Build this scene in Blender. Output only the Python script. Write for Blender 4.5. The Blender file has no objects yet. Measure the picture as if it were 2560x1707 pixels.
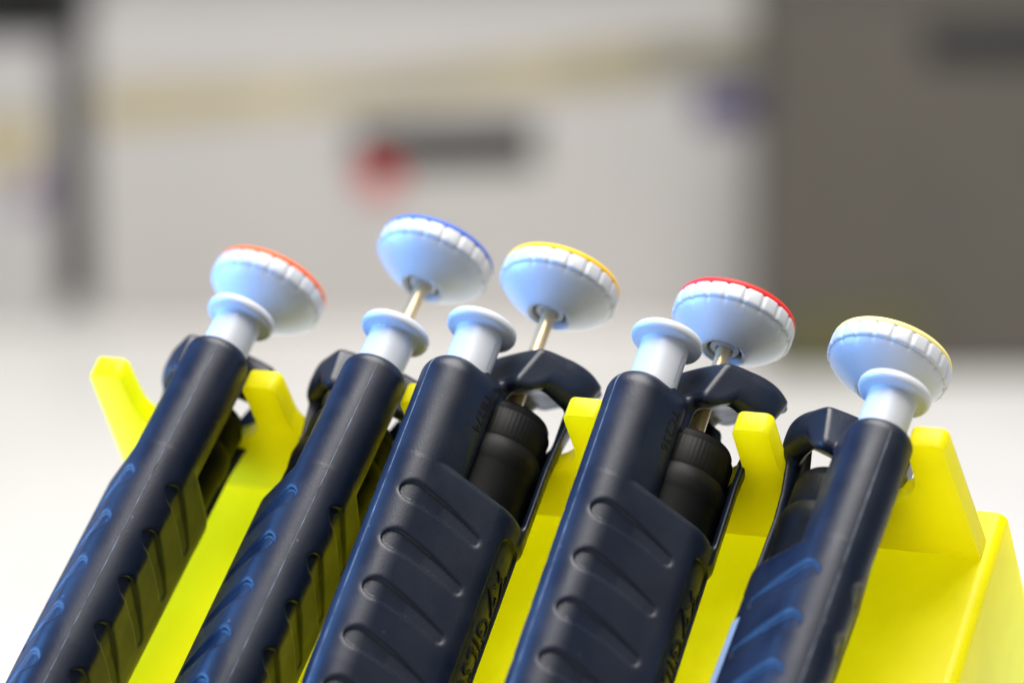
import bpy, bmesh, math, random
import numpy as np
from mathutils import Vector, Matrix

# ------------------------------------------------------------------ camera
random.seed(7); np.random.seed(7)
MM = 0.001
scene = bpy.context.scene
coll = scene.collection
W0, H0 = 2560.0, 1707.0              # photograph's pixel grid
D0 = 0.78                            # distance of the row of pipettes
FPX = 12.76 / MM * D0                # focal length in photograph pixels
CAM_H, PITCH = 0.560, math.radians(-12)
cam_d = bpy.data.cameras.new('camera')
cam = bpy.data.objects.new('camera', cam_d); coll.objects.link(cam)
cam.location = (0, 0, CAM_H)
cam.rotation_euler = (math.pi / 2 + PITCH, 0, 0)
cam_d.sensor_width = 36.0
cam_d.lens = FPX / W0 * 36.0
cam_d.clip_start, cam_d.clip_end = 0.02, 50
cam_d.dof.use_dof = True
cam_d.dof.focus_distance = 0.764
cam_d.dof.aperture_fstop = 7.8
scene.camera = cam
RC = Matrix.Rotation(math.pi / 2 + PITCH, 3, 'X')      # camera -> world

def c2w(v): return RC @ Vector(v)
def P(px, py, z):
    """photograph pixel + depth along the view axis -> world point"""
    return Vector((0, 0, CAM_H)) + RC @ Vector(((px - W0 / 2) / FPX * z, -(py - H0 / 2) / FPX * z, -z))
def project(p):
    q = RC.transposed() @ (Vector(p) - Vector((0, 0, CAM_H)))
    return (W0 / 2 + q.x / -q.z * FPX, H0 / 2 - q.y / -q.z * FPX)

# ------------------------------------------------------------------ light
world = bpy.data.worlds.new('World'); scene.world = world; world.use_nodes = True
bg = world.node_tree.nodes['Background']
bg.inputs[0].default_value = (0.80, 0.89, 1.0, 1); bg.inputs[1].default_value = 0.16

def area(name, loc, target, sx, sy, power, color):
    l = bpy.data.lights.new(name, 'AREA'); l.shape = 'RECTANGLE'; l.size, l.size_y = sx, sy
    l.energy = power; l.color = color
    o = bpy.data.objects.new(name, l); coll.objects.link(o); o.location = loc
    o.rotation_euler = (Vector(target) - Vector(loc)).to_track_quat('-Z', 'Y').to_euler()
    return o
area('ceiling_lamp', (0.15, 1.08, 2.1), (0.05, 1.05, 0), 1.8, 1.3, 78, (1.0, 0.965, 0.92))
wl = area('window_lamp', (-0.95, 0.80, 0.50), (0.0, 0.76, 0.40), 0.9, 0.8, 17, (0.14, 0.40, 1.0))
wl.data.spread = math.radians(120)
area('room_lamp', (0.5, -0.7, 1.7), (0.05, 1.2, 0.35), 3.2, 2.0, 7, (1.0, 0.965, 0.93))

scene.view_settings.view_transform = 'Standard'
scene.view_settings.look = 'None'
scene.view_settings.exposure = 0.32
scene.view_settings.gamma = 1.0
try:
    scene.cycles.max_bounces = 14; scene.cycles.diffuse_bounces = 8
    scene.cycles.transmission_bounces = 12; scene.cycles.use_denoising = True
except Exception: pass

# ------------------------------------------------------------------ materials
def mat(name, color, rough=0.5, metallic=0.0, spec=0.5, var=0.0, vscale=60.0, bump=0.0, bscale=400.0,
        rvar=0.0, coat=0.0, specks=0.0, sss=0.0):
    m = bpy.data.materials.new(name); m.use_nodes = True
    nt = m.node_tree; b = nt.nodes['Principled BSDF']
    b.inputs['Base Color'].default_value = (*color, 1)
    b.inputs['Roughness'].default_value = rough
    b.inputs['Metallic'].default_value = metallic
    b.inputs['Specular IOR Level'].default_value = spec
    b.inputs['Coat Weight'].default_value = coat
    if sss:
        b.inputs['Subsurface Weight'].default_value = sss
        b.inputs['Subsurface Radius'].default_value = (1, 1, 1)
        b.inputs['Subsurface Scale'].default_value = 0.0012
    tc = nt.nodes.new('ShaderNodeTexCoord')
    def noise(s, d=3.0):
        n = nt.nodes.new('ShaderNodeTexNoise'); n.inputs['Scale'].default_value = s
        n.inputs['Detail'].default_value = d; nt.links.new(tc.outputs['Object'], n.inputs['Vector']); return n
    def ramp(src, lo, hi, a, c):
        r = nt.nodes.new('ShaderNodeMapRange'); r.inputs[1].default_value = lo; r.inputs[2].default_value = hi
        r.inputs[3].default_value = a; r.inputs[4].default_value = c
        nt.links.new(src, r.inputs[0]); return r.outputs[0]
    col = None
    if var:
        n = noise(vscale); f = ramp(n.outputs['Fac'], 0.3, 0.7, 1 - var, 1 + var)
        mx = nt.nodes.new('ShaderNodeVectorMath'); mx.operation = 'SCALE'
        mx.inputs[0].default_value = color; nt.links.new(f, mx.inputs['Scale']); col = mx.outputs[0]
        nt.links.new(col, b.inputs['Base Color'])
    if specks:
        n = noise(420.0, 1.0); f = ramp(n.outputs['Fac'], 0.79, 0.83, 0.0, specks)
        mx = nt.nodes.new('ShaderNodeMix'); mx.data_type = 'RGBA'
        mx.inputs['B'].default_value = (0.35, 0.37, 0.4, 1)
        if col: nt.links.new(col, mx.inputs['A'])
        else: mx.inputs['A'].default_value = (*color, 1)
        nt.links.new(f, mx.inputs['Factor']); nt.links.new(mx.outputs['Result'], b.inputs['Base Color'])
    if rvar:
        n = noise(vscale * 2.3, 4.0); f = ramp(n.outputs['Fac'], 0.3, 0.7, rough - rvar, rough + rvar)
        nt.links.new(f, b.inputs['Roughness'])
    if bump:
        n = noise(bscale, 2.0); bp = nt.nodes.new('ShaderNodeBump')
        bp.inputs['Strength'].default_value = bump; bp.inputs['Distance'].default_value = 0.0002
        nt.links.new(n.outputs['Fac'], bp.inputs['Height']); nt.links.new(bp.outputs[0], b.inputs['Normal'])
    return m

def yellow_mat():
    m = bpy.data.materials.new('yellow_acrylic'); m.use_nodes = True; nt = m.node_tree
    out = nt.nodes['Material Output']; nt.nodes.remove(nt.nodes['Principled BSDF'])
    tr = nt.nodes.new('ShaderNodeBsdfTranslucent'); tr.inputs[0].default_value = (0.975, 0.93, 0.02, 1)
    df = nt.nodes.new('ShaderNodeBsdfDiffuse'); df.inputs[0].default_value = (0.92, 0.855, 0.010, 1)
    gl = nt.nodes.new('ShaderNodeBsdfGlossy'); gl.inputs['Roughness'].default_value = 0.35
    m1 = nt.nodes.new('ShaderNodeMixShader'); m1.inputs[0].default_value = 0.36
    m2 = nt.nodes.new('ShaderNodeMixShader')
    fr = nt.nodes.new('ShaderNodeFresnel'); fr.inputs[0].default_value = 1.28
    geo = nt.nodes.new('ShaderNodeNewGeometry')
    sub = nt.nodes.new('ShaderNodeMath'); sub.operation = 'SUBTRACT'; sub.inputs[0].default_value = 1.0
    mul = nt.nodes.new('ShaderNodeMath'); mul.operation = 'MULTIPLY'
    nt.links.new(geo.outputs['Backfacing'], sub.inputs[1])
    nt.links.new(fr.outputs[0], mul.inputs[0]); nt.links.new(sub.outputs[0], mul.inputs[1])
    nt.links.new(tr.outputs[0], m1.inputs[1]); nt.links.new(df.outputs[0], m1.inputs[2])
    nt.links.new(m1.outputs[0], m2.inputs[1]); nt.links.new(gl.outputs[0], m2.inputs[2])
    nt.links.new(mul.outputs[0], m2.inputs[0]); nt.links.new(m2.outputs[0], out.inputs[0])
    tc = nt.nodes.new('ShaderNodeTexCoord'); n = nt.nodes.new('ShaderNodeTexNoise'); n.inputs['Scale'].default_value = 900
    bp = nt.nodes.new('ShaderNodeBump'); bp.inputs['Strength'].default_value = 0.12; bp.inputs['Distance'].default_value = 0.0001
    nt.links.new(tc.outputs['Object'], n.inputs['Vector']); nt.links.new(n.outputs['Fac'], bp.inputs['Height'])
    nt.links.new(bp.outputs[0], gl.inputs['Normal'])
    n2 = nt.nodes.new('ShaderNodeTexNoise'); n2.inputs['Scale'].default_value = 70; n2.inputs['Detail'].default_value = 6
    nt.links.new(tc.outputs['Object'], n2.inputs['Vector'])
    for node, c in ((tr, (0.975, 0.93, 0.02)), (df, (0.92, 0.855, 0.010))):
        r = nt.nodes.new('ShaderNodeMapRange'); r.inputs[1].default_value = 0.3; r.inputs[2].default_value = 0.7
        r.inputs[3].default_value = 0.93; r.inputs[4].default_value = 1.01
        vm = nt.nodes.new('ShaderNodeVectorMath'); vm.operation = 'SCALE'; vm.inputs[0].default_value = c
        nt.links.new(n2.outputs['Fac'], r.inputs[0]); nt.links.new(r.outputs[0], vm.inputs['Scale'])
        nt.links.new(vm.outputs[0], node.inputs[0])
    r = nt.nodes.new('ShaderNodeMapRange'); r.inputs[3].default_value = 0.22; r.inputs[4].default_value = 0.5
    nt.links.new(n2.outputs['Fac'], r.inputs[0]); nt.links.new(r.outputs[0], gl.inputs['Roughness'])
    return m

M = {}
M['navy'] = mat('navy_plastic', (0.0024, 0.0062, 0.0175), 0.42, spec=0.40, var=0.2, vscale=45, bump=0.14, bscale=2400, rvar=0.09, specks=0.12)
M['black'] = mat('black_plastic', (0.0025, 0.0025, 0.0025), 0.5, spec=0.13, var=0.1, bump=0.06, bscale=2000, rvar=0.05)
M['white'] = mat('white_plastic', (0.48, 0.495, 0.52), 0.38, spec=0.5, var=0.02, sss=0.25, rvar=0.04)
M['letter'] = mat('lettering', (0.004, 0.004, 0.004), 0.6, spec=0.2, var=0.05)
M['serial'] = mat('serial_print', (0.006, 0.004, 0.003), 0.6, spec=0.2, var=0.05)
M['seam'] = mat('seam_line', (0.075, 0.09, 0.12), 0.5, var=0.9, vscale=260)
M['steel'] = mat('steel_rod', (0.72, 0.56, 0.33), 0.30, metallic=0.5, var=0.05, vscale=300)
M['label'] = mat('pale_label', (0.27, 0.34, 0.44), 0.55, var=0.05)
M['acrylic'] = yellow_mat()
CAPCOL = {'orange': (0.90, 0.115, 0.004), 'blue': (0.06, 0.14, 0.56), 'yellow': (0.92, 0.53, 0.01),
          'red': (0.80, 0.030, 0.025), 'pale yellow': (0.82, 0.70, 0.25)}
for k, c in CAPCOL.items(): M[k] = mat('cap_' + k.replace(' ', '_'), c, 0.5, spec=0.25, var=0.03)

# ------------------------------------------------------------------ mesh helpers
def link(name, me, material, parent=None, smooth=True):
    o = bpy.data.objects.new(name, me); coll.objects.link(o)
    if material is not None and not me.materials: me.materials.append(material)
    if smooth: me.polygons.foreach_set('use_smooth', [True] * len(me.polygons))
    if parent: o.parent = parent
    return o
def mesh_from(name, v, f):
    me = bpy.data.meshes.new(name); me.from_pydata([tuple(map(float, p)) for p in v], [], [tuple(map(int, q)) for q in f]); me.update(); return me
def sharp(me, ang=35):
    me.set_sharp_from_angle(angle=math.radians(ang))
def tag(o, label, cat, group=None, kind=None):
    if label: o['label'] = label
    if cat: o['category'] = cat
    if group: o['group'] = group
    if kind: o['kind'] = kind
    return o

OFF = np.array([0.0, -14.0, 205.0])      # pipette local mm (piston axis at y=14) -> mesh with its origin at the tip
def loc(v): return (np.asarray(v, float) + OFF) * MM

def lathe(name, prof, cx=0.0, cy=0.0, n=48, rfun=None):
    """prof: list of (r, z) from bottom to top"""
    v, f = [], []
    m = len(prof)
    for r, z in prof:
        for k in range(n):
            a = 2 * math.pi * k / n
            rr = r if rfun is None else rfun(r, z, a)
            v.append((cx + rr * math.cos(a), cy + rr * math.sin(a), z))
    for i in range(m - 1):
        for k in range(n):
            f.append((i * n + k, i * n + (k + 1) % n, (i + 1) * n + (k + 1) % n, (i + 1) * n + k))
    f.append(tuple(range(n))[::-1]); f.append(tuple((m - 1) * n + k for k in range(n)))
    return mesh_from(name, loc(v), f)

# --- signed-distance modelling of the moulded handle
def smin(a, b, k):
    h = np.clip(0.5 + 0.5 * (b - a) / k, 0, 1); return b + (a - b) * h - k * h * (1 - h)
def smax(a, b, k): return -smin(-a, -b, k)
def poly2d(px, py, pts):
    d = np.full(px.shape, 1e9); s = np.ones(px.shape)
    n = len(pts)
    for i in range(n):
        ax, ay = pts[i]; bx, by = pts[i - 1]
        ex, ey = bx - ax, by - ay; wx, wy = px - ax, py - ay
        t = np.clip((wx * ex + wy * ey) / (ex * ex + ey * ey), 0, 1)
        d = np.minimum(d, (wx - ex * t) ** 2 + (wy - ey * t) ** 2)
        c1 = py >= ay; c2 = py < by; c3 = ex * wy > ey * wx
        flip = (c1 & c2 & c3) | (~c1 & ~c2 & ~c3)
        s = np.where(flip, -s, s)
    return s * np.sqrt(d)
def capsule2(x, y, y0, r0, y1, r1):
    """hull of two circles on the y axis"""
    h = y1 - y0; b = (r0 - r1) / h; a = math.sqrt(1 - b * b)
    px = np.abs(x); py = y - y0
    k = -b * px + a * py
    return np.where(k < 0, np.sqrt(px ** 2 + py ** 2) - r0,
           np.where(k > a * h, np.sqrt(px ** 2 + (py - h) ** 2) - r1, px * a + py * b - r0))

def table(xs, ys, sig=1.3):
    g = np.arange(-10, 45, 0.1); v = np.interp(g, xs, ys)
    k = np.exp(-0.5 * (np.arange(-40, 41) * 0.1 / sig) ** 2); k /= k.sum()
    return g, np.convolve(np.pad(v, 40, mode='edge'), k, 'valid')
HOOD_W = table([5, 9, 13, 17, 20, 23, 25, 27, 29, 32], [8.2, 9.6, 11.2, 12.6, 12.9, 12.4, 11.4, 10.2, 9.0, 7.4])
HOOD_T = table([5, 8, 12, 16, 20, 25, 32], [8.2, 9.3, 10.6, 11.4, 11.6, 11.0, 10.0])
GROOVE_Z0, GROOVE_STEP = -32.4, 10.8
def handle_sdf(x, y, z, ext):
    ax = np.abs(x)
    # front tube (ejector side)
    t2 = capsule2(x, y, -2.0, 6.47, 2.0, 6.47)
    rr = 4.6 if ext < 1 else 2.8
    zc, hz = (ext - 60.0) / 2, (ext + 60.0) / 2
    qx, qz = t2 + rr, np.abs(z - zc) - hz + rr
    tube = np.minimum(np.maximum(qx, qz), 0) + np.sqrt(np.maximum(qx, 0) ** 2 + np.maximum(qz, 0) ** 2) - rr
    # grip
    taper = np.clip((-z - 70) / 45, 0, 1) * 1.0
    g2 = capsule2(x, y, -2.0, 6.5, 14.0, 10.7) + taper
    plane = (z + 23.6 + 0.12 * (y - 1.0)) / math.sqrt(1 + 0.12 ** 2)
    grip = smax(g2, plane, 2.2)
    grip = smax(grip, -112 - z, 3.0)
    hol = np.sqrt(x ** 2 + (y - 14) ** 2) - 9.7
    hol = np.maximum(np.maximum(hol, -29.5 - z), z - 1.0)
    d = np.minimum(tube, grip)
    d = smax(d, -hol, 0.8)
    # cantilevered hood over the adjusting wheel, running back into the finger hook
    w = np.interp(y, *HOOD_W)
    zt = np.interp(y, *HOOD_T)
    zu = np.interp(y, [5, 8, 10, 12, 14, 16, 18, 20, 22, 25, 32], [-1.2, -0.6, 0.2, 1.6, 3.2, 4.8, 6.2, 7.3, 8.2, 9.0, 9.8])
    zt = zt + 0.5 - 0.009 * x ** 2
    sk = np.clip((ax - 6.3) / 2.6, 0, 1); sk = sk * sk * (3 - 2 * sk) * np.clip((25 - y) / 4, 0, 1)
    zu = zu * (1 - sk) + np.minimum(zu, 2.0 - 0.12 * np.clip(y - 12, 0, 10)) * sk
    hood = smax(smax((z - zt) * 0.97, (zu - z) * 0.7, 1.4), smax(ax - w, smax(6.0 + np.clip(z - 1, 0, 9) * 0.30 - y, y - 29.0, 1.2), 1.0), 3.2 * np.clip((y - 6) / 8, 0.35, 1))
    web = smax(smax(ax - 4.6, np.abs(z + 3.6) - 3.8, 1.2), np.abs(y - 5.0) - 3.6, 1.0)
    # guard wall standing up from the rear rim
    rad = np.sqrt(x ** 2 + (y - 14) ** 2) - np.clip((z + 12) * 0.07, 0, 1.3)
    wt = np.interp(ax, [0, 3, 4.8, 6.5, 12], [-4.5, -3.5, 0.5, 6.5, 6.5])
    wall = smax(smax(np.abs(rad - 10.35) - (0.85 + 0.5 * np.clip((z + 6) / 6, 0, 1)), z - wt, 0.8), smax(19.6 - y, -30 - z, 0.6), 0.9)
    d = smin(d, smin(hood, web, 1.6), 1.0)
    d = smin(d, wall, 0.9)
    body = d
    # slanted finger grooves on both flanks
    g = np.full(x.shape, 1e9); gd = 0.7 * np.clip((10.5 - y) / 9.0, 0, 1)
    for k in range(8):
        z0 = GROOVE_Z0 - GROOVE_STEP * k
        ay, az, by, bz = -5.0, z0, 9.0, z0 - 2.9
        ex, ez = by - ay, bz - az
        t = np.clip(((y - ay) * ex + (z - az) * ez) / (ex * ex + ez * ez), 0, 1)
        bow = 0.5 * np.sin(t * math.pi)
        dd = np.sqrt((y - ay - ex * t) ** 2 + (z - bow - az - ez * t) ** 2) - (1.85 - 1.0 * t)
        g = np.minimum(g, dd)
    d = smax(d, np.minimum(-g, body + gd), 1.1)
    # long label recesses low on both flanks
    ang = np.arctan2(y - 14.0, np.maximum(ax, 1e-3)); s = ang * 10.7
    qx = np.abs(s - 4.7) - 4.1; qz = np.abs(z + 70.0) - 39.0
    rec = np.minimum(np.maximum(qx + 2, qz + 2), 0) + np.sqrt(np.maximum(qx + 2, 0) ** 2 + np.maximum(qz + 2, 0) ** 2) - 2.0
    d = smax(d, np.minimum(-rec, body + 0.7), 0.3)
    return d

def surface_nets(name, fun, lo, hi, h):
    ax = [np.arange(a, b + h, h) for a, b in zip(lo, hi)]
    X, Y, Z = np.meshgrid(*ax, indexing='ij')
    F = fun(X, Y, Z)
    ins = F < 0
    nx, ny, nz = F.shape
    cnt = np.zeros((nx - 1, ny - 1, nz - 1), int)
    for i in (0, 1):
        for j in (0, 1):
            for k in (0, 1):
                cnt += ins[i:nx - 1 + i, j:ny - 1 + j, k:nz - 1 + k]
    act = (cnt > 0) & (cnt < 8)
    ci, cj, ck = np.nonzero(act)
    idx = np.full(act.shape, -1, int); idx[ci, cj, ck] = np.arange(len(ci))
    acc = np.zeros((len(ci), 3)); num = np.zeros(len(ci))
    cor = [(i, j, k) for i in (0, 1) for j in (0, 1) for k in (0, 1)]
    for a in cor:
        for b in cor:
            if sum(abs(p - q) for p, q in zip(a, b)) == 1 and a < b:
                fa = F[ci + a[0], cj + a[1], ck + a[2]]; fb = F[ci + b[0], cj + b[1], ck + b[2]]
                mk = (fa < 0) != (fb < 0)
                t = np.where(mk, fa / np.where(fa == fb, 1, fa - fb), 0)
                p = np.stack([a[q] + (b[q] - a[q]) * t for q in range(3)], 1)
                acc += p * mk[:, None]; num += mk
    V = (np.stack([ci, cj, ck], 1) + acc / num[:, None]) * h + np.array(lo)
    for _ in range(2):                       # pull the vertices onto the surface
        e = 0.05
        f0 = fun(V[:, 0], V[:, 1], V[:, 2])
        g = np.stack([(fun(*(V + np.eye(3)[q] * e).T) - fun(*(V - np.eye(3)[q] * e).T)) / (2 * e) for q in range(3)], 1)
        step = (f0 / np.maximum((g ** 2).sum(1), 0.2))[:, None] * g
        V -= np.clip(step, -0.5 * h, 0.5 * h)
    Q = []
    def quads(mask, flip, sl):
        i, j, k = np.nonzero(mask)
        q = np.stack([idx[i + s[0], j + s[1], k + s[2]] for s in sl], 1)
        fl = flip[i, j, k]
        q[fl] = q[fl][:, ::-1]; Q.append(q)
    m = ins[:-1, 1:-1, 1:-1] != ins[1:, 1:-1, 1:-1]
    quads(m, ~ins[:-1, 1:-1, 1:-1], [(0, 0, 0), (0, 1, 0), (0, 1, 1), (0, 0, 1)])
    m = ins[1:-1, :-1, 1:-1] != ins[1:-1, 1:, 1:-1]
    quads(m, ~ins[1:-1, :-1, 1:-1], [(0, 0, 0), (0, 0, 1), (1, 0, 1), (1, 0, 0)])
    m = ins[1:-1, 1:-1, :-1] != ins[1:-1, 1:-1, 1:]
    quads(m, ~ins[1:-1, 1:-1, :-1], [(0, 0, 0), (1, 0, 0), (1, 1, 0), (0, 1, 0)])
    Q = np.concatenate(Q); V = loc(V)
    me = bpy.data.meshes.new(name)
    me.vertices.add(len(V)); me.vertices.foreach_set('co', V.ravel())
    me.loops.add(Q.size); me.loops.foreach_set('vertex_index', Q.ravel())
    me.polygons.add(len(Q)); me.polygons.foreach_set('loop_start', np.arange(0, Q.size, 4)); me.polygons.foreach_set('loop_total', np.full(len(Q), 4))
    me.update(calc_edges=True); me.validate()
    return me

# ------------------------------------------------------------------ setting: bench, wall
def box_mesh(name, sx, sy, sz, bev=0.0, seg=2):
    bm = bmesh.new(); bmesh.ops.create_cube(bm, size=1.0)
    bmesh.ops.scale(bm, vec=(sx, sy, sz), verts=bm.verts); bmesh.ops.translate(bm, vec=(0, 0, sz / 2), verts=bm.verts)
    if bev: bmesh.ops.bevel(bm, geom=bm.edges[:], offset=bev, segments=seg, affect='EDGES', profile=0.6)
    me = bpy.data.meshes.new(name); bm.to_mesh(me); bm.free(); return me
m_bench = mat('white_laminate', (0.75, 0.735, 0.715), 0.45, var=0.08, vscale=5.0, bump=0.05, bscale=900, rvar=0.06)
m_wall = mat('wall_paint', (0.36, 0.36, 0.37), 0.8, var=0.04, vscale=4)
o = link('bench_top', box_mesh('bench_top', 3.6, 4.4, 0.04, 0.004), m_bench); o.location = (0, 1.7, -0.04); o['kind'] = 'structure'
o = link('wall', box_mesh('wall', 4.4, 0.06, 1.4), m_wall, smooth=False); o.location = (0, 3.85, 0.0); o['kind'] = 'structure'

# ------------------------------------------------------------------ pipettes
def font_mesh(text, size, extrude):
    cu = bpy.data.curves.new('t', 'FONT'); cu.body = text; cu.size = size; cu.extrude = extrude; cu.space_character = 1.06
    cu.resolution_u = 3
    ob = bpy.data.objects.new('t', cu); coll.objects.link(ob)
    bpy.context.view_layer.update()
    me = bpy.data.meshes.new_from_object(ob.evaluated_get(bpy.context.evaluated_depsgraph_get()))
    bpy.data.objects.remove(ob); bpy.data.curves.remove(cu)
    bm = bmesh.new(); bm.from_mesh(me)
    bmesh.ops.triangulate(bm, faces=bm.faces[:])
    for _ in range(2):
        bmesh.ops.subdivide_edges(bm, edges=[e for e in bm.edges if e.calc_length() > size * 0.18], cuts=1)
        bmesh.ops.triangulate(bm, faces=bm.faces[:])
    v = np.array([q.co[:] for q in bm.verts]); f = [[q.index for q in fc.verts] for fc in bm.faces]; bm.free()
    return v, f
def stroke_mesh(segs, w, e):
    v, f = [], []
    for (x0, y0, x1, y1) in segs:
        dx, dy = x1 - x0, y1 - y0; L = math.hypot(dx, dy); nx, ny = -dy / L * w / 2, dx / L * w / 2
        n = max(2, int(L / 0.8) + 1); b = len(v)
        for k in range(n):
            t = k / (n - 1); cx, cy = x0 + dx * t, y0 + dy * t
            v += [(cx + nx, cy + ny, -e), (cx - nx, cy - ny, -e), (cx - nx, cy - ny, e), (cx + nx, cy + ny, e)]
        for k in range(n - 1):
            for q in range(4): f.append((b + 4 * k + q, b + 4 * k + (q + 1) % 4, b + 4 * k + 4 + (q + 1) % 4, b + 4 * k + 4 + q))
        f.append((b, b + 1, b + 2, b + 3)); f.append((b + 4 * n - 1, b + 4 * n - 2, b + 4 * n - 3, b + 4 * n - 4))
    return np.array(v, float), f
def wrap(v, cy, r, a0, z0):
    """text x runs down the handle, text y round the flank towards the rear"""
    a = a0 + v[:, 1] / r; R = r + v[:, 2]
    return np.stack([R * np.cos(a), cy + R * np.sin(a), z0 - v[:, 0]], 1)

mesh_handle = {}
for ext in (0.0, 3.0):
    mesh_handle[ext] = surface_nets('handle', lambda x, y, z: handle_sdf(x, y, z, ext), (-14.2, -10.1, -114.2), (14.3, 31.4, 15.2), 0.31)
    mesh_handle[ext].materials.append(M['navy'])

KR, KN = 12.0, 20
def knob_r(r, z, a):
    if r > 11.2:
        u = (a * KN / (2 * math.pi)) % 1.0
        u = abs(u - 0.5) * 2
        return r - 0.34 * max(0.0, min(1.0, (u - 0.74) / 0.16)) * min(1, (r - 11.2) / 0.5)
    return r
knob_prof = [(1.5, 1.2), (2.0, 0.5), (2.05, 0.9), (2.9, 0.9), (2.95, 2.6), (3.65, 2.6), (3.7, 0.5), (4.1, 0.42), (4.35, 0.0), (4.6, 0.03), (5.1, 0.3), (6.0, 0.9), (7.2, 1.7), (8.6, 2.6), (9.8, 3.45), (10.8, 4.35), (11.4, 5.1), (11.5, 5.45), (11.85, 5.5), (12.1, 5.75), (12.15, 6.1), (12.15, 8.4), (12.0, 8.75), (11.65, 8.9), (10.9, 8.95), (2, 8.95)]
crown_prof = [(6, 8.5), (11.7, 8.6), (11.95, 8.8), (12.0, 9.4), (11.8, 9.85), (11.1, 10.2), (9.0, 10.7), (6, 11.0), (1, 11.1)]
mesh_knob = lathe('knob', knob_prof, 0, 14, 240, knob_r); mesh_knob.materials.append(M['white']); sharp(mesh_knob, 50)
mesh_crown = {k: lathe('crown', crown_prof, 0, 14, 96) for k in CAPCOL}
for k, me in mesh_crown.items(): me.materials.append(M[k])
mesh_button = lathe('button', [(4.75, -14), (4.75, -1.2), (5.0, -1.0), (6.3, -0.95), (6.85, -0.75), (7.12, -0.2), (7.1, 0.5), (6.8, 1.1), (6.2, 1.4), (5, 1.65), (2, 1.8)], 0, 0, 72)
mesh_button.materials.append(M['white']); sharp(mesh_button, 50)
mesh_rod = lathe('rod', [(1.42, -34), (1.42, 2.2)], 0, 14, 32); mesh_rod.materials.append(M['steel']); sharp(mesh_rod, 50)
def knurl(r, z, a): return r + (0.09 * math.cos(a * 60) if r > 8.7 and -3.2 > z > -8.8 else 0)
mesh_wheel = lathe('wheel', [(9.0, -40), (9.0, -15.4), (9.2, -14.6), (9.45, -12.4), (9.2, -10.2), (8.7, -9.4), (8.8, -8.9), (8.8, -3.6), (8.6, -3.1), (8.3, -2.8), (8.2, -1.8), (7.9, -1.3), (7.2, -1.0), (1.5, -0.9)], 0, 14, 180, knurl)
mesh_wheel.materials.append(M['black']); sharp(mesh_wheel, 40)
mesh_shaft = lathe('shaft', [(3.6, -175), (5.0, -172), (6.2, -135), (7.4, -118), (8.0, -112), (8.0, -106)], 0, 12, 40); mesh_shaft.materials.append(M['navy'])
mesh_tip = lathe('tip_holder', [(2.0, -205), (2.3, -204.4), (2.9, -190), (3.4, -176), (3.4, -170)], 0, 12, 32); mesh_tip.materials.append(M['white'])

gv, gf = font_mesh('GILSON', 6.6, 0.16)
mesh_word = mesh_from('word', loc(wrap(gv - np.array([0, 2.3, 0]), 14, 10.12, math.radians(30), -46.6)), gf); mesh_word.materials.append(M['letter'])
logo = [(-9.4, -2.3, -7.6, -0.6), (-8.9, -0.6, -7.9, 0.9), (-10.6, 2.0, -8.2, 2.9), (-8.0, 0.6, -6.0, 2.7), (-6.5, -1.6, -5.8, -1.6), (-4.8, 0.1, -2.6, 1.0), (-2.0, 1.2, -1.3, 1.3), (-4.9, -3.3, -0.9, 1.4)]
lv, lf = stroke_mesh(logo, 0.62, 0.16)
mesh_logo = mesh_from('logo', loc(wrap(lv, 14, 10.12, math.radians(30), -46.6)), lf); mesh_logo.materials.append(M['letter'])
mesh_serial = {}
for s in ('TB274', 'TC236'):
    sv, sf = font_mesh(s, 3.1, 0.05)
    mesh_serial[s] = mesh_from('serial', loc(wrap(sv, 2.0, 6.5, math.radians(-3), -5.2)), sf); mesh_serial[s].materials.append(M['serial'])
mesh_seam = {}
for ext in (0.0, 3.0):
    vs, fs = [], []; zs = list(np.arange(-110, ext - 1.6, 1.2))
    for z in zs:
        taper = max(0.0, min(1.0, (-z - 70) / 45)); y = -8.55 + taper
        rr = 4.6 if ext < 1 else 2.8
        t = max(0.0, z - (ext - rr)); y += rr - math.sqrt(max(rr * rr - t * t, 0))
        hw = 0.10 + 0.05 * random.random()
        vs += [(-hw, y + 0.06, z), (0, y - 0.08, z), (hw, y + 0.06, z)]
    for i in range(len(zs) - 1):
        for q in (0, 1): fs.append((3 * i + q, 3 * i + q + 1, 3 * i + q + 4, 3 * i + q + 3))
    mesh_seam[ext] = mesh_from('seam', loc(vs), fs); mesh_seam[ext].materials.append(M['seam'])
# pale label lying in the recess on the left flank
vs, fs = [], []
na, nz = 10, 14
for i in range(na + 1):
    a = math.radians(-13 + 40 * i / na)
    for j in range(nz + 1):
        z = -38 - 66 * j / nz; taper = max(0.0, min(1.0, (-z - 70) / 45))
        r = 10.7 - taper * 1.0 + 0.10
        vs.append((-r * math.cos(a), 14 + r * math.sin(a), z))
for i in range(na):
    for j in range(nz): fs.append((i * (nz + 1) + j, (i + 1) * (nz + 1) + j, (i + 1) * (nz + 1) + j + 1, i * (nz + 1) + j + 1))
mesh_sticker = mesh_from('sticker', loc(vs), fs); mesh_sticker.materials.append(M['label'])
# clear slit on the side of the round ejector button stem
mesh_slit = box_mesh('slit', 0.45 * MM, 0.5 * MM, 6.2 * MM); mesh_slit.materials.append(mat('slit_grey', (0.25, 0.27, 0.30), 0.4, var=0.05))

def row_depth(px): return D0 - (px - W0 / 2) / 12.76 * MM * math.tan(math.radians(22))

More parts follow.
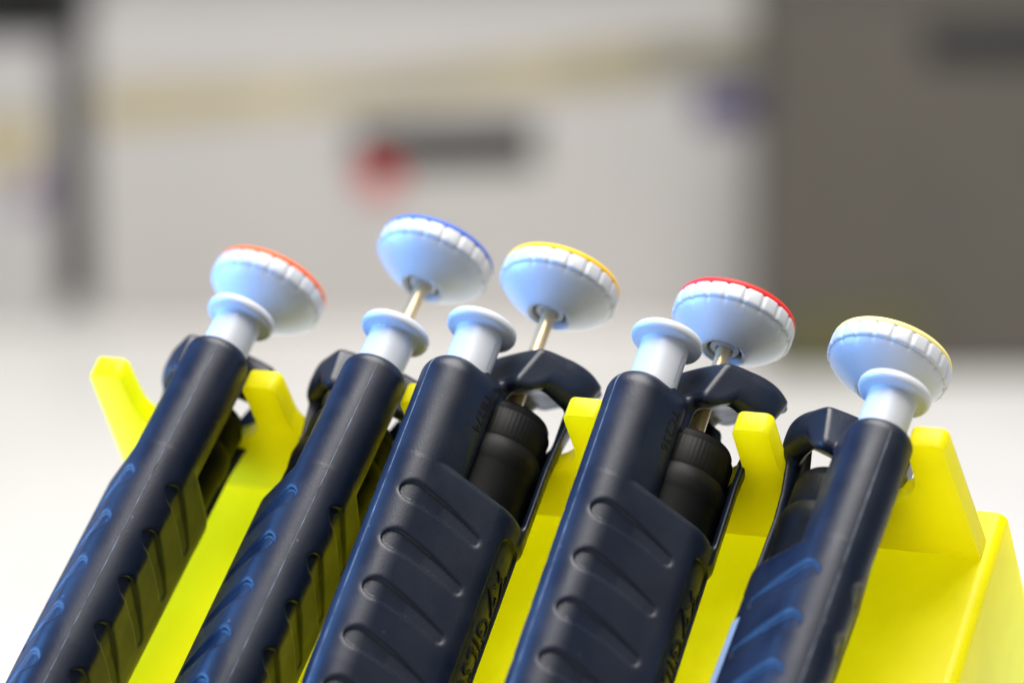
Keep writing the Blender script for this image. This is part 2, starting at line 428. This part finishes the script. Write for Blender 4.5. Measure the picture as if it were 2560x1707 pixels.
PIPS = [  # flange px, knob px, lean in picture, lean to camera, turn, tube extension, stem, cap, serial, label
    dict(fl=(602, 795), kn=(676, 738), th=25.3, t=29, psi=6, ext=3.0, stem=9.2, cap='orange', serial=None,
         label='dark navy pipette whose push button has an orange top'),
    dict(fl=(988, 834), kn=(1080, 660), th=24.4, t=29, psi=2, ext=3.0, stem=9.4, cap='blue', serial=None,
         label='dark navy pipette whose raised push button has a blue top, steel rod showing'),
    dict(fl=(1204, 825), kn=(1396, 728), th=20.6, t=29, psi=55, ext=0.0, stem=9.6, cap='yellow', serial='TB274',
         label='dark navy pipette marked TB274 whose push button has a deep yellow top'),
    dict(fl=(1667, 855), kn=(1847, 816), th=20.0, t=29, psi=55, ext=0.0, stem=10.2, cap='red', serial='TC236',
         label='dark navy pipette marked TC236 whose push button has a red top'),
    dict(fl=(2236, 985), kn=(2236, 918), th=23.0, t=29, psi=-6, ext=3.0, stem=9.6, cap='pale yellow', serial=None,
         label='dark navy pipette with pale yellow topped push button and pale label on its flank'),
]
for p in PIPS:
    th, t, ps = (math.radians(p[k]) for k in ('th', 't', 'psi'))
    a = Vector((math.cos(t) * math.sin(th), math.cos(t) * math.cos(th), -math.sin(t)))
    zc = Vector((0, 0, 1)); y0 = -(zc - zc.dot(a) * a).normalized(); x0 = y0.cross(a)
    y = y0 * math.cos(ps) + x0 * math.sin(ps); x = x0 * math.cos(ps) - y0 * math.sin(ps)
    R = Matrix(((x.x, y.x, a.x), (x.y, y.y, a.y), (x.z, y.z, a.z)))
    Rw = RC @ R
    zf = p['ext'] + p['stem']
    anchor = P(*p['fl'], row_depth(p['fl'][0]))
    base = anchor - Rw @ Vector(loc((0, 0, zf)))
    best = min(np.arange(5, 75, 0.1), key=lambda zz: (project(base + Rw @ Vector(loc((0, 14, zz))))[1] - p['kn'][1]) ** 2)
    zk = float(best) - 6.3
    print('pipette', p['cap'], 'knob height', round(zk, 1), 'knob px', [round(q) for q in project(base + Rw @ Vector(loc((0, 14, best))))], 'want', p['kn'])
    root = bpy.data.objects.new('pipette', None); coll.objects.link(root); root.empty_display_size = 0.02
    root.matrix_world = Matrix.Translation(base) @ Rw.to_4x4()
    tag(root, p['label'], 'pipette', 'pipettes hung in the yellow rack')
    hd = link('handle', mesh_handle[p['ext']], None, root)
    link('mould_seam', mesh_seam[p['ext']], None, hd)
    link('lettering', mesh_word, None, hd); link('logo', mesh_logo, None, hd)
    if p['serial']: link('serial_number', mesh_serial[p['serial']], None, hd)
    if p['cap'] == 'pale yellow': link('label', mesh_sticker, None, hd)
    b = link('ejector_button', mesh_button, None, root, False); b.location = (0, 0, zf * MM)
    if p['ext'] < 1:
        s = link('slit', mesh_slit, None, b, False); s.location = loc((4.53 * math.cos(0.25), 4.55 * math.sin(0.25), -9.5))
    dz = max(zk, 10.0)
    k = link('push_button', mesh_knob, None, root, False); k.location = (0, 0, dz * MM); k.rotation_euler = (0, 0, 0)
    link('coloured_cap', mesh_crown[p['cap']], None, k)
    r = link('push_rod', mesh_rod, None, root, False); r.location = (0, 0, dz * MM)
    w = link('adjusting_wheel', mesh_wheel, None, root, False)
    w.location = (0, 0, {'red': -4.2, 'yellow': -1.6}.get(p['cap'], -1.8) * MM)
    link('lower_shaft', mesh_shaft, None, root); link('tip_holder', mesh_tip, None, root)

# ------------------------------------------------------------------ yellow rack
TIP_BACK = -6 * MM
t1, t6 = (218, 933), (2262, 1111)
A = P(*t1, row_depth(t1[0] + 60) + TIP_BACK); B = P(*t6, row_depth(t6[0] + 60) + TIP_BACK)
e1 = (B - A).normalized()
im = c2w((-math.sin(math.radians(20)), math.cos(math.radians(20)), 0)); back = c2w((0, 0, 1))
e3 = (im - back * (im.dot(e1) / back.dot(e1))).normalized()
if e3.dot(back) < 0: e3 = -e3
n3 = e3.cross(e1).normalized()            # towards the upper side of the fork plate
if n3.z < 0: n3 = -n3
pitch = (B - A).length / 5
print('pitch mm', pitch / MM, 'e1', e1[:], 'e3', e3[:], 'e1.z', e1.z)
PW, SD, PL, TH = 7.4 * MM, 20 * MM, 33 * MM, 4.8 * MM
def arc(cx, cy, r, a0, a1, n): return [(cx + r * math.cos(math.radians(a0 + (a1 - a0) * k / n)), cy + r * math.sin(math.radians(a0 + (a1 - a0) * k / n))) for k in range(n + 1)]
out = []
cr = 1.7 * MM
for i in range(6):
    u0, u1 = i * pitch, i * pitch + PW
    out += arc(u0 + cr, -cr, cr, 180, 90, 5); out += arc(u1 - cr, -cr, cr, 90, 0, 5)
    if i < 5:
        nx = (i + 1) * pitch; c = (u1 + nx) / 2; r = (nx - u1) / 2
        out += [(c + r * math.cos(math.radians(q)), -SD + r * 0.72 + r * 0.72 * math.sin(math.radians(q))) for q in range(180, 361, 12)]
uR = 5 * pitch + PW + 2.0 * MM
out += [(uR, -PL), (-2 * MM, -PL)]
def prism(name, pts, O, U, V, N, th, bev=0.0):
    bm = bmesh.new()
    vs = [bm.verts.new(O + U * a + V * b) for a, b in pts]
    f = bm.faces.new(vs)
    r = bmesh.ops.extrude_face_region(bm, geom=[f])
    bmesh.ops.translate(bm, vec=N * th, verts=[q for q in r['geom'] if isinstance(q, bmesh.types.BMVert)])
    bmesh.ops.recalc_face_normals(bm, faces=bm.faces[:])
    if bev:
        es = [e for e in bm.edges if len(e.link_faces) == 2 and max(len(q.verts) for q in e.link_faces) > 6]
        if len(pts) <= 6: es = bm.edges[:]
        bmesh.ops.bevel(bm, geom=es, offset=bev, segments=2, affect='EDGES', profile=0.5)
    bmesh.ops.triangulate(bm, faces=[q for q in bm.faces if len(q.verts) > 4])
    me = bpy.data.meshes.new(name); bm.to_mesh(me); bm.free(); sharp(me, 30); return me
# direction up the leaning front panel
imp = c2w((math.sin(math.radians(22.5)), math.cos(math.radians(22.5)), 0))
pu = (imp - back * (imp.dot(e1) / back.dot(e1))).normalized()
print('pu', pu[:], 'in camera', (RC.transposed() @ pu)[:])
pn = e1.cross(pu).normalized()            # panel normal
if pn.dot(back) < 0: pn = -pn
J = A - e3 * PL                           # left end of the joint line
rack = bpy.data.objects.new('pipette_rack', None); coll.objects.link(rack)
down = J.z / pu.z                         # length of the panel down to the bench
rb = J - pu * down + e1 * (2.5 * pitch); rb.z = 0.006
rack.location = rb
tag(rack, 'translucent yellow acrylic rack with forked top holding five pipettes', 'rack')
T = Matrix.Translation(-rb)
def rack_part(name, me):
    me.transform(T); o = link(name, me, M['acrylic'], rack); return o
rack_part('fork_plate', prism('fork_plate', out, A, e1, e3, n3, TH, 0.3 * MM))
# front panel: left edge leans further so it follows the end pipette
gap = 0.3 * MM
xr = uR - 0.5 * MM
up_r = 12 * MM
lean = math.tan(math.radians(9))
Of = J - pn * (0.4 * MM)
# rounded return at the right end, running back from the front panel
def strip(name, prof, length0, length1, th, left=None):
    """prof: 2D path in (e1, -pn) swept along pu"""
    v, f = [], []
    pr = []
    for i, (a, b) in enumerate(prof):
        p0 = Vector(prof[max(i - 1, 0)]); p1 = Vector(prof[min(i + 1, len(prof) - 1)]); d = (p1 - p0).normalized(); n = Vector((d.y, -d.x))
        pr.append((Vector((a, b)), Vector((a, b)) - n * th))
    lv = np.linspace(length0, length1, 10)
    for L in lv:
        for qi, (o_, i_) in enumerate(pr):
            if left and qi == 0: o_ = Vector((left(L), o_.y)); i_ = Vector((left(L), i_.y))
            v.append(Of + e1 * o_.x - pn * o_.y + pu * L); v.append(Of + e1 * i_.x - pn * i_.y + pu * L)
    n = len(prof) * 2
    for k in range(len(lv) - 1):
        for i in range(len(prof) - 1):
            a = k * n + 2 * i
            f += [(a, a + 2, a + n + 2, a + n), (a + 1, a + n + 1, a + n + 3, a + 3)]
        a = k * n; f.append((a, a + n, a + n + 1, a + 1)); a = k * n + n - 2; f.append((a, a + 1, a + n + 1, a + n))
    for k in (0, len(lv) - 1):
        for i in range(len(prof) - 1):
            a = k * n + 2 * i; q = (a, a + 1, a + 3, a + 2); f.append(q if k == 0 else q[::-1])
    me = mesh_from(name, v, f)
    bm = bmesh.new(); bm.from_mesh(me); bmesh.ops.recalc_face_normals(bm, faces=bm.faces[:]); bm.to_mesh(me); bm.free(); sharp(me, 40); return me
R_ = 2.4 * MM
prof = [(3 * MM, 0.0), (xr, 0.0)] + [(xr + 0.2 * MM + R_ * math.sin(math.radians(q)), R_ - R_ * math.cos(math.radians(q))) for q in range(15, 91, 15)] + [(xr + 0.2 * MM + R_, 30 * MM), (xr + 0.2 * MM + R_, 70 * MM)]
rack_part('body_panel', strip('body_panel', prof, -down + 8 * MM, up_r, 4.5 * MM, lambda L: 3 * MM + lean * min(L, 0.0)))
# flat foot on the bench
bpm = box_mesh('foot', 1, 1, 1)
foot = box_mesh('foot', (5.6 * pitch), 0.14, 0.006, 0.001)
ang = math.atan2(e1.y, e1.x)
foot.transform(Matrix.Rotation(ang, 4, 'Z')); fo = link('foot', foot, M['acrylic'], rack, False); fo.location = (0, 0, -0.006)

# ------------------------------------------------------------------ blurred things on the bench behind
def bench_at(px2352, py2352):
    """point on the bench seen at that pixel (picture 2352 wide)"""
    k = W0 / 2352
    d = P(px2352 * k, py2352 * k, 1.0) - Vector((0, 0, CAM_H))
    return Vector((0, 0, CAM_H)) + d * (-CAM_H / d.z)
def px_on_plane(px, py, Y):
    k = W0 / 2352; d = P(px * k, py * k, 1.0) - Vector((0, 0, CAM_H)); return Vector((0, 0, CAM_H)) + d * (Y / d.y)
def thing_box(name, label, cat, x0, x1, ytop, Y, depth, material, bev=0.004):
    a = px_on_plane(x0, ytop, Y); b = px_on_plane(x1, ytop, Y)
    root = bpy.data.objects.new(name, None); coll.objects.link(root); root.location = ((a.x + b.x) / 2, Y, 0)
    tag(root, label, cat)
    me = box_mesh('shell', b.x - a.x, depth, a.z, bev); o = link('shell', me, material, root, False); o.location = (0, depth / 2, 0)
    return root
def patch(root, name, material, pts, Y, th=0.002, off=0.0):
    """flat coloured piece on the front face of a box"""
    P3 = [px_on_plane(x, y, Y) for x, y in pts]
    bm = bmesh.new(); vs = [bm.verts.new((p.x - root.location.x, -off - th, p.z)) for p in P3]
    f = bm.faces.new(vs); r = bmesh.ops.extrude_face_region(bm, geom=[f])
    bmesh.ops.translate(bm, vec=(0, th + off - 0.0003, 0), verts=[q for q in r['geom'] if isinstance(q, bmesh.types.BMVert)])
    bmesh.ops.recalc_face_normals(bm, faces=bm.faces[:])
    me = bpy.data.meshes.new(name); bm.to_mesh(me); bm.free(); return link(name, me, material, root, False)

m_box = mat('pale_box', (0.46, 0.445, 0.433), 0.6, var=0.03, vscale=8)
m_lid = mat('pale_lid', (0.44, 0.43, 0.425), 0.6, var=0.03, vscale=8)
m_band = mat('ochre_band', (0.40, 0.345, 0.20), 0.6, var=0.35, vscale=9)
m_dark = mat('dark_slot', (0.006, 0.006, 0.005), 0.7, var=0.1)
m_red = mat('red_sticker', (0.52, 0.002, 0.004), 0.5, var=0.05)
m_violet = mat('violet_sticker', (0.055, 0.045, 0.14), 0.5, var=0.05)
m_purple = mat('purple_print', (0.17, 0.11, 0.22), 0.5, var=0.05)
m_post = mat('grey_post', (0.15, 0.145, 0.145), 0.6, var=0.05)
m_postd = mat('grey_post_foot', (0.06, 0.055, 0.06), 0.6, var=0.05)
m_cab = mat('brown_grey_metal', (0.078, 0.067, 0.051), 0.55, var=0.08, vscale=10)
m_blk = mat('black_grille', (0.008, 0.008, 0.008), 0.5, var=0.05)
m_olive = mat('olive_trim', (0.085, 0.080, 0.030), 0.6, var=0.1)

Yb = bench_at(900, 745).y
box = thing_box('storage_box', 'large pale grey box with ochre band and red sticker beside dark slot', 'box', 200, 1750, 28, Yb, 0.22, m_box)
patch(box, 'band', m_band, [(230, 290), (1480, 190), (1480, 92), (900, 180), (230, 205)], Yb)
patch(box, 'band', mat('band_shade', (0.22, 0.205, 0.15), 0.6, var=0.1), [(1480, 185), (1742, 165), (1742, 62), (1480, 92)], Yb)  # band's right end, with the shade on the box's upper right painted in
patch(box, 'handle_slot', m_dark, [(812, 392), (1232, 380), (1232, 278), (812, 296)], Yb)
patch(box, 'sticker', m_red, [(830, 440), (912, 434), (912, 368), (830, 372)], Yb, 0.003, 0.001)
patch(box, 'label', m_violet, [(1595, 285), (1744, 280), (1744, 190), (1595, 200)], Yb)
Yl = bench_at(60, 740).y - 0.02
lb = thing_box('small_box', 'pale box with ochre and purple print at the end of the bench', 'box', -260, 112, 112, Yl, 0.05, m_lid)
patch(lb, 'print', m_band, [(-40, 400), (60, 400), (104, 260), (-40, 270)], Yl)
patch(lb, 'print', m_purple, [(30, 480), (106, 480), (106, 370), (80, 390)], Yl)
Yp = bench_at(160, 712).y + 0.03
po = thing_box('grey_post', 'dark grey narrow upright between the two pale boxes', 'post', 122, 192, 105, Yp, 0.05, m_post, 0.002)
patch(po, 'foot', m_postd, [(130, 708), (190, 708), (190, 560), (130, 560)], Yp)
Yc = bench_at(2050, 862).y
cb = thing_box('equipment_cabinet', 'brown grey instrument cabinet with a black grille near its top', 'cabinet', 1768, 2700, 44, Yc, 0.26, m_cab)
patch(cb, 'grille', m_blk, [(2120, 145), (2700, 145), (2700, 50), (2120, 54)], Yc)
patch(cb, 'trim', m_olive, [(1790, 838), (2120, 838), (2120, 690), (1790, 720)], Yc)
Yk = Yl + 0.28
dk = thing_box('dark_case', 'black case standing behind the pale printed box', 'case', -420, 150, -260, Yk, 0.16, m_blk)
patch(dk, 'latch', m_post, [(-40, -120), (30, -120), (30, -160), (-40, -160)], Yk)
